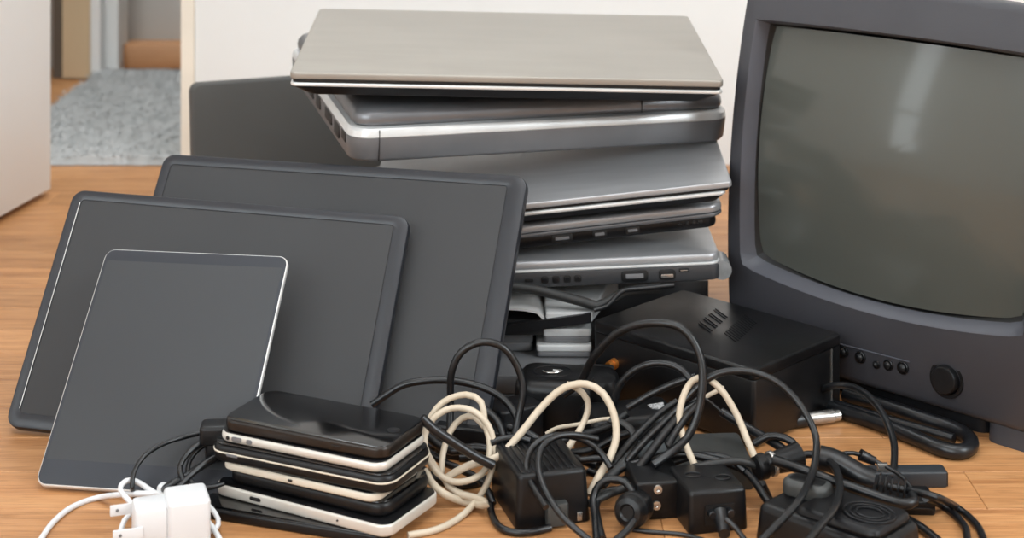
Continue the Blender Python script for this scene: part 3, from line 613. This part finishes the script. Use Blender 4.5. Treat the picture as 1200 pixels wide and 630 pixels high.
# ------------------------------------------------------------------ beige cables
BC = M['beige_cable']
cable('cable_coil', 'beige cable wound into a tangled coil right of the phone pile', [
 (478, 627), (512, 620), (541, 604), (565, 577, 1.27), (577, 548, 1.285), (579, 523, 1.29), (572, 498, 1.295), (554, 481, 1.30), (529, 478, 1.305), (508, 490, 1.30), (498, 510, 1.295), (500, 533, 1.285), (511, 552, 1.275), (530, 564, 1.27), (554, 561, 1.27), (570, 548, 1.28),
 (574, 520, 1.29), (568, 494, 1.298), (564, 471, 1.302), (546, 462, 1.31), (519, 471, 1.31), (501, 496, 1.305), (498, 523, 1.295), (510, 547, 1.285), (517, 555, 1.282), (519, 532, 1.295), (527, 506, 1.305), (541, 490, 1.31), (556, 488, 1.305), (568, 500, 1.30)], .0024, BC, cat='cable')
cable('cable', 'beige cable sweeping from the coil up over the heap in a tall arch', [
 (500, 551, 1.28), (505, 564, 1.27), (520, 578, 1.26), (545, 588), (570, 591, 1.25), (560, 584, 1.262), (536, 577, 1.27), (522, 562, 1.275), (550, 545, 1.275), (583, 535, 1.28), (607, 511, 1.29), (632, 480, 1.30), (653, 459, 1.305), (670, 451, 1.307), (688, 450, 1.305), (706, 460, 1.30), (719, 484, 1.29), (722, 513, 1.28), (713, 539, 1.272), (702, 557, 1.265), (690, 580, 1.255)], .0028, BC)
cable('cable', 'short beige cable bending down inside the tall beige arch', [(664, 450, 1.312), (677, 455, 1.312), (688, 468, 1.31), (688, 484, 1.308), (680, 502, 1.30), (664, 527, 1.29)], .0024, BC)
cable('cable', 'thin beige wire crossing behind the tall beige arch', [(640, 508, 1.32), (653, 501, 1.32), (677, 497, 1.32), (706, 491, 1.322), (720, 490, 1.325)], .0015, BC)
cable('cable', 'beige cable looped like a hairpin in front of the black box', [(816, 548, 1.275), (807, 529, 1.28), (799, 506, 1.285), (796, 487, 1.29), (800, 466, 1.295), (808, 450, 1.30), (818, 443, 1.30), (832, 445, 1.30), (848, 460, 1.295), (864, 487, 1.29), (876, 516, 1.28), (884, 534, 1.275)], .0026, BC)
cable('cable', 'thin beige wire slanting across the beige hairpin loop', [(790, 513, 1.30), (800, 490, 1.305), (816, 472, 1.31), (832, 462, 1.315), (848, 454, 1.32)], .0017, BC)
# ------------------------------------------------------------------ black cables
cable('cable', 'black cable arching from the middle panel corner over the beige coil', [(436, 474, 1.36), (455, 461, 1.36), (475, 450, 1.36), (510, 445, 1.36), (545, 448, 1.36), (574, 457, 1.355), (595, 472, 1.35), (607, 494, 1.34), (606, 515, 1.33)], .0029, K)
cable('cable', 'black cable standing in a tall round loop in front of the largest panel', [(527, 515, 1.325), (528, 473, 1.335), (529, 437, 1.335), (541, 412, 1.335), (565, 400.5, 1.335), (590, 407, 1.335), (607, 431, 1.335), (613, 457, 1.332), (608, 486, 1.328), (602, 515, 1.32)], .0029, K)
cable('cable', 'thick straight black cable running from the phone pile to the ridged adapter', [(494, 489, 1.265), (508, 502, 1.265), (530, 517, 1.266), (555, 533, 1.268), (578, 545, 1.27)], .0036, K)
cable('cable', 'black cable with the tallest arch rising before the black box', [(660, 462, 1.36), (680, 447, 1.355), (694, 421, 1.345), (717, 395, 1.335), (741, 382, 1.325), (770, 378, 1.315), (797, 383, 1.308), (813, 400, 1.303), (822, 424, 1.298), (823, 453, 1.293), (818, 484, 1.288), (806, 511, 1.283), (786, 530, 1.278), (765, 545, 1.27)], .0032, K)
cable('cable', 'black cable in a low arch under the tallest black arch', [(716, 490, 1.34), (720, 468, 1.34), (729, 447, 1.338), (748, 431, 1.335), (773, 425, 1.33), (797, 432, 1.325), (812, 449, 1.315), (822, 470, 1.31)], .0028, K)
cable('cable', 'black cable rising from the heap and hooping right past the box corner', [(735, 540, 1.285), (760, 512, 1.29), (790, 483, 1.295), (813, 458, 1.297), (832, 442, 1.298), (852, 435, 1.297), (880, 435, 1.293), (910, 447, 1.287), (933, 468, 1.28), (950, 495, 1.27), (957, 519, 1.26), (952, 554, 1.230), (935, 588, 1.186), (912, 613, 1.165), (888, 638, 1.145)], .0027, K)
cable('cable', 'black cable slanting up toward the black box beside the triangle label', [(735, 478, 1.325), (760, 463, 1.325), (790, 449, 1.322), (815, 441, 1.32)], .0027, K)
cable('cable', 'black cable stretching from the triangle label charger down to the screwed block', [(742, 556, 1.275), (762, 530, 1.282), (782, 504, 1.288), (800, 484, 1.293), (818, 470, 1.30)], .0034, K)
cable('cable', 'slack black cable dropping behind the grey plate to the barrel connector', [(845, 482, 1.34), (873, 499, 1.33), (899, 514, 1.315), (920, 528, 1.30), (934, 546, 1.285)], .0034, K)
cable('cable', 'black cable wandering over the grey plate to the power brick', [(700, 572, 1.27), (721, 553, 1.28), (740, 544, 1.283), (772, 535, 1.287), (803, 532, 1.286), (835, 538, 1.282), (867, 548, 1.277), (884, 563, 1.265), (899, 586, 1.245), (918, 605, 1.228), (944, 621, 1.215), (962, 634, 1.205)], .0030, K)
cable('cable', 'dull grey-black cable lying over the socket adapter to the barrel connector', [(690, 590, 1.245), (715, 578, 1.255), (740, 569, 1.262), (788, 555, 1.268), (829, 544, 1.272), (867, 540, 1.275), (888, 546, 1.275)], .0029, M['cable_matte'])
cable('cable', 'black cable hooped over the ridged adapter and back to its clip', [(640, 594, 1.212), (633, 583, 1.22), (620, 561, 1.235), (617, 542, 1.25), (624, 524, 1.262), (641, 512, 1.27), (666, 510, 1.272), (688, 517, 1.272), (704, 530, 1.27), (716, 548, 1.262)], .0024, K)
cable('cable', 'black cable dropping from the ridged adapter top down to the front floor', [(700, 514, 1.275), (672, 509, 1.268), (650, 512, 1.262), (635, 524, 1.252), (631, 546, 1.238), (638, 572, 1.224), (655, 600, 1.208), (674, 619, 1.198), (695, 636, 1.19)], .0024, K)
cable('cable', 'black cable forming an upright ring between ridged adapter and screwed block', [(699, 634), (697, 604, 1.232), (695, 584, 1.245), (702, 568, 1.25), (716, 561, 1.252), (733, 565, 1.248), (744, 583, 1.238), (746, 601, 1.225), (737, 619, 1.213), (718, 636, 1.2)], .0027, K)
cable('cable', 'black cable bent sharply at the inner side of the upright ring', [(706, 632), (701, 612, 1.228), (698, 592, 1.245), (706, 578, 1.255), (722, 574, 1.258)], .0030, K)
cable('cable', 'flat black cable curling beside the tall beige arch', [(715, 492, 1.315), (730, 495, 1.31), (742, 506, 1.305), (743, 520, 1.298), (735, 537, 1.288), (720, 553, 1.278), (706, 567, 1.268)], .0036, M['cable_matte'], flat=.6)
cable('cable', 'black cable crossing the floor gap behind the ridged adapter', [(575, 519, 1.29), (590, 514, 1.292), (607, 512, 1.293), (622, 516, 1.29)], .0028, K)
cable('cable', 'black cable lying flat between ridged adapter and beige arch', [(680, 539, 1.285), (698, 537, 1.285), (720, 538, 1.285)], .0026, K)
cable('cable', 'lower black cable lying flat right behind the ridged adapter', [(672, 557), (700, 551), (722, 545, 1.29)], .0026, K)
cable('cable', 'thin black cable along the front floor below the screwed block', [(738, 620), (765, 623), (800, 626), (830, 634)], .0016, K)
cable('cable', 'thin black cable on the floor at the front edge of the ridged adapter', [(574, 578), (577, 604), (590, 620), (615, 624), (645, 618)], .0026, K)
cable('cable', 'black cable curved on the grey slab at the stack foot', [(648, 440, 1.49), (668, 433, 1.485), (690, 431, 1.475), (716, 432, 1.45)], .0034, K)
cable('cable', 'bundle of black cable behind the beige arch and charger block', [(650, 520, 1.315), (680, 510, 1.32), (712, 500, 1.325), (735, 484, 1.33)], .0030, K)
cable('cable', 'blue-black cable dipping beside the flat plate and low arch', [(822, 470, 1.292), (806, 486, 1.288), (792, 506, 1.284), (783, 522, 1.28)], .0027, K)
cable('cable', 'fine black wire hanging beside the beige hairpin loop', [(824, 466, 1.31), (834, 472, 1.31), (847, 484, 1.305)], .0011, K)
cable('cable', 'black cable coiled flat on the floor beneath the beige coil', [(492, 548), (515, 562), (545, 568), (572, 560), (582, 546), (566, 536), (538, 536)], .0030, K)
cable('cable', 'black cable bending under the beige coil toward the ridged adapter', [(500, 528, 1.32), (520, 541, 1.31), (545, 552, 1.295), (566, 566, 1.28), (578, 590)], .0028, K)
cable('cable', 'black cable tucked between the beige coil and phone pile', [(496, 505, 1.32), (512, 520, 1.315), (530, 528, 1.31), (556, 524, 1.31), (580, 528, 1.305)], .0034, K)
cable('cable', 'black cable curving steeply down beside the tall standing loop', [(568, 480, 1.345), (582, 492, 1.34), (590, 510, 1.332), (588, 530, 1.32)], .0034, K)
cable('cable', 'black cable sagging between shaver case and triangle label charger', [(640, 520, 1.33), (665, 530, 1.32), (695, 526, 1.318), (722, 512, 1.32), (745, 505, 1.315)], .0030, K)
cable('cable', 'black cable running low from the beige arch to the dull plug', [(690, 552, 1.295), (712, 560, 1.285), (735, 562, 1.28), (758, 552, 1.282), (780, 545, 1.285)], .0030, K)
cable('cable', 'black cable slanting steeply in front of the triangle label charger', [(716, 548, 1.285), (735, 522, 1.292), (756, 500, 1.30), (776, 482, 1.305), (794, 470, 1.308)], .0028, K)
cable('cable', 'black cable arched low over the flat dark grey plate', [(775, 548, 1.285), (800, 538, 1.29), (830, 532, 1.288), (856, 538, 1.28), (872, 552, 1.272)], .0024, K)
cable('cable', 'black cable looped beside the right end of the grey plate', [(884, 520, 1.31), (900, 511, 1.31), (920, 513, 1.305), (934, 524, 1.298), (930, 538, 1.29)], .0030, K)
cable('cable', 'thin black cable trailing from the socket adapter plug to the front', [(851, 608, 1.205), (862, 618, 1.2), (874, 634, 1.195)], .0020, K)
cable('cable', 'black cable strung low behind the ridged adapter and beige arch', [(596, 500, 1.335), (620, 508, 1.325), (648, 526, 1.315), (672, 536, 1.305), (700, 545, 1.295)], .0030, K)
# right side
cable('cable', 'black cable arching from behind the box down to the black stick', [(955, 462, 1.45), (973, 452.5, 1.43), (995, 452, 1.42), (1017, 463, 1.40), (1036, 487, 1.37), (1047, 516, 1.34), (1048, 540, 1.315), (1046, 556, 1.30)], .0029, K)
cable('cable', 'thick black power cord folded back on itself beneath the television', [(950, 466, 1.47), (975, 478, 1.45), (1027, 495, 1.42), (1070, 512, 1.395), (1104, 526), (1126, 529), (1138, 522), (1134, 511), (1112, 500), (1078, 489), (1033, 474, 1.46), (990, 462, 1.485)], .0062, K)
cable('cable', 'thinner black cord lying between the folded power cord and television', [(960, 468, 1.475), (1000, 480, 1.455), (1040, 492, 1.435), (1080, 503), (1118, 514)], .0042, K)
mp_ = thing('charging_lead', 'thin black lead with a swollen plug and metal tag above the stick', 'cable', A(1014, 535, 1.285), (0, 0, 0))
cable('cord', None, [(972, 540, 1.278), (984, 532, 1.282), (1000, 530.5, 1.285), (1014, 535, 1.285), (1028, 541, 1.282), (1045, 550, 1.275), (1059, 560, 1.266), (1070, 575, 1.255)], .0016, K, parent=mp_)
P = path([(1008, 532.5, 1.285), (1014, 535, 1.285), (1020, 538, 1.284), (1026, 540.5, 1.283)], .003); inv = parent_matrix(mp_).inverted(); obj('plug', tube([inv @ p for p in P], lambda t: .0044-.0012*t, .002), M['cable'], mp_)
obj('tag', slab(-.004, -.002, .004, .002, -.003, .003, .001, .0005), M['metal'], mp_, inv @ A(1034, 547, 1.279), label='small bright metal tag')
cable('cable', 'smooth black cable folded like a hook over the ribbed cable', [(905, 538, 1.262), (940, 550, 1.258), (979, 564, 1.25), (1005, 573, 1.245), (1036, 584, 1.238), (1059, 590, 1.235), (1071, 587, 1.237), (1069, 580, 1.245)], .0038, K)
cable('cable', 'black cable curling down right below the stick to the frame edge', [(1085, 583, 1.24), (1104, 592), (1120, 604), (1131, 618), (1134, 636)], .0028, K)
cable('cable', 'black cable lying along the left side of the power brick', [(893, 566, 1.262), (905, 590), (925, 606), (955, 622), (975, 636)], .0030, K)
cable('cable', 'black cable lying between the power brick and the flat block', [(1045, 600), (1075, 615), (1100, 634)], .0034, K)
# cables stuffed above the disc drive
cable('cable', 'braided black cable lying on the disc drive under the lowest laptop', [(590, 335, 1.510), (625, 339, 1.510), (655, 346, 1.508), (685, 354, 1.506), (700, 358, 1.506), (716, 351, 1.508), (735, 342, 1.512), (775, 337, 1.512)], .0044, M['cable_matte'])
cable('cable', 'glossy thin black cable kinked beside the braided cable', [(696, 363, 1.498), (712, 358, 1.498), (722, 347, 1.501), (732, 340, 1.503), (752, 338, 1.503), (790, 334, 1.503)], .0022, K)
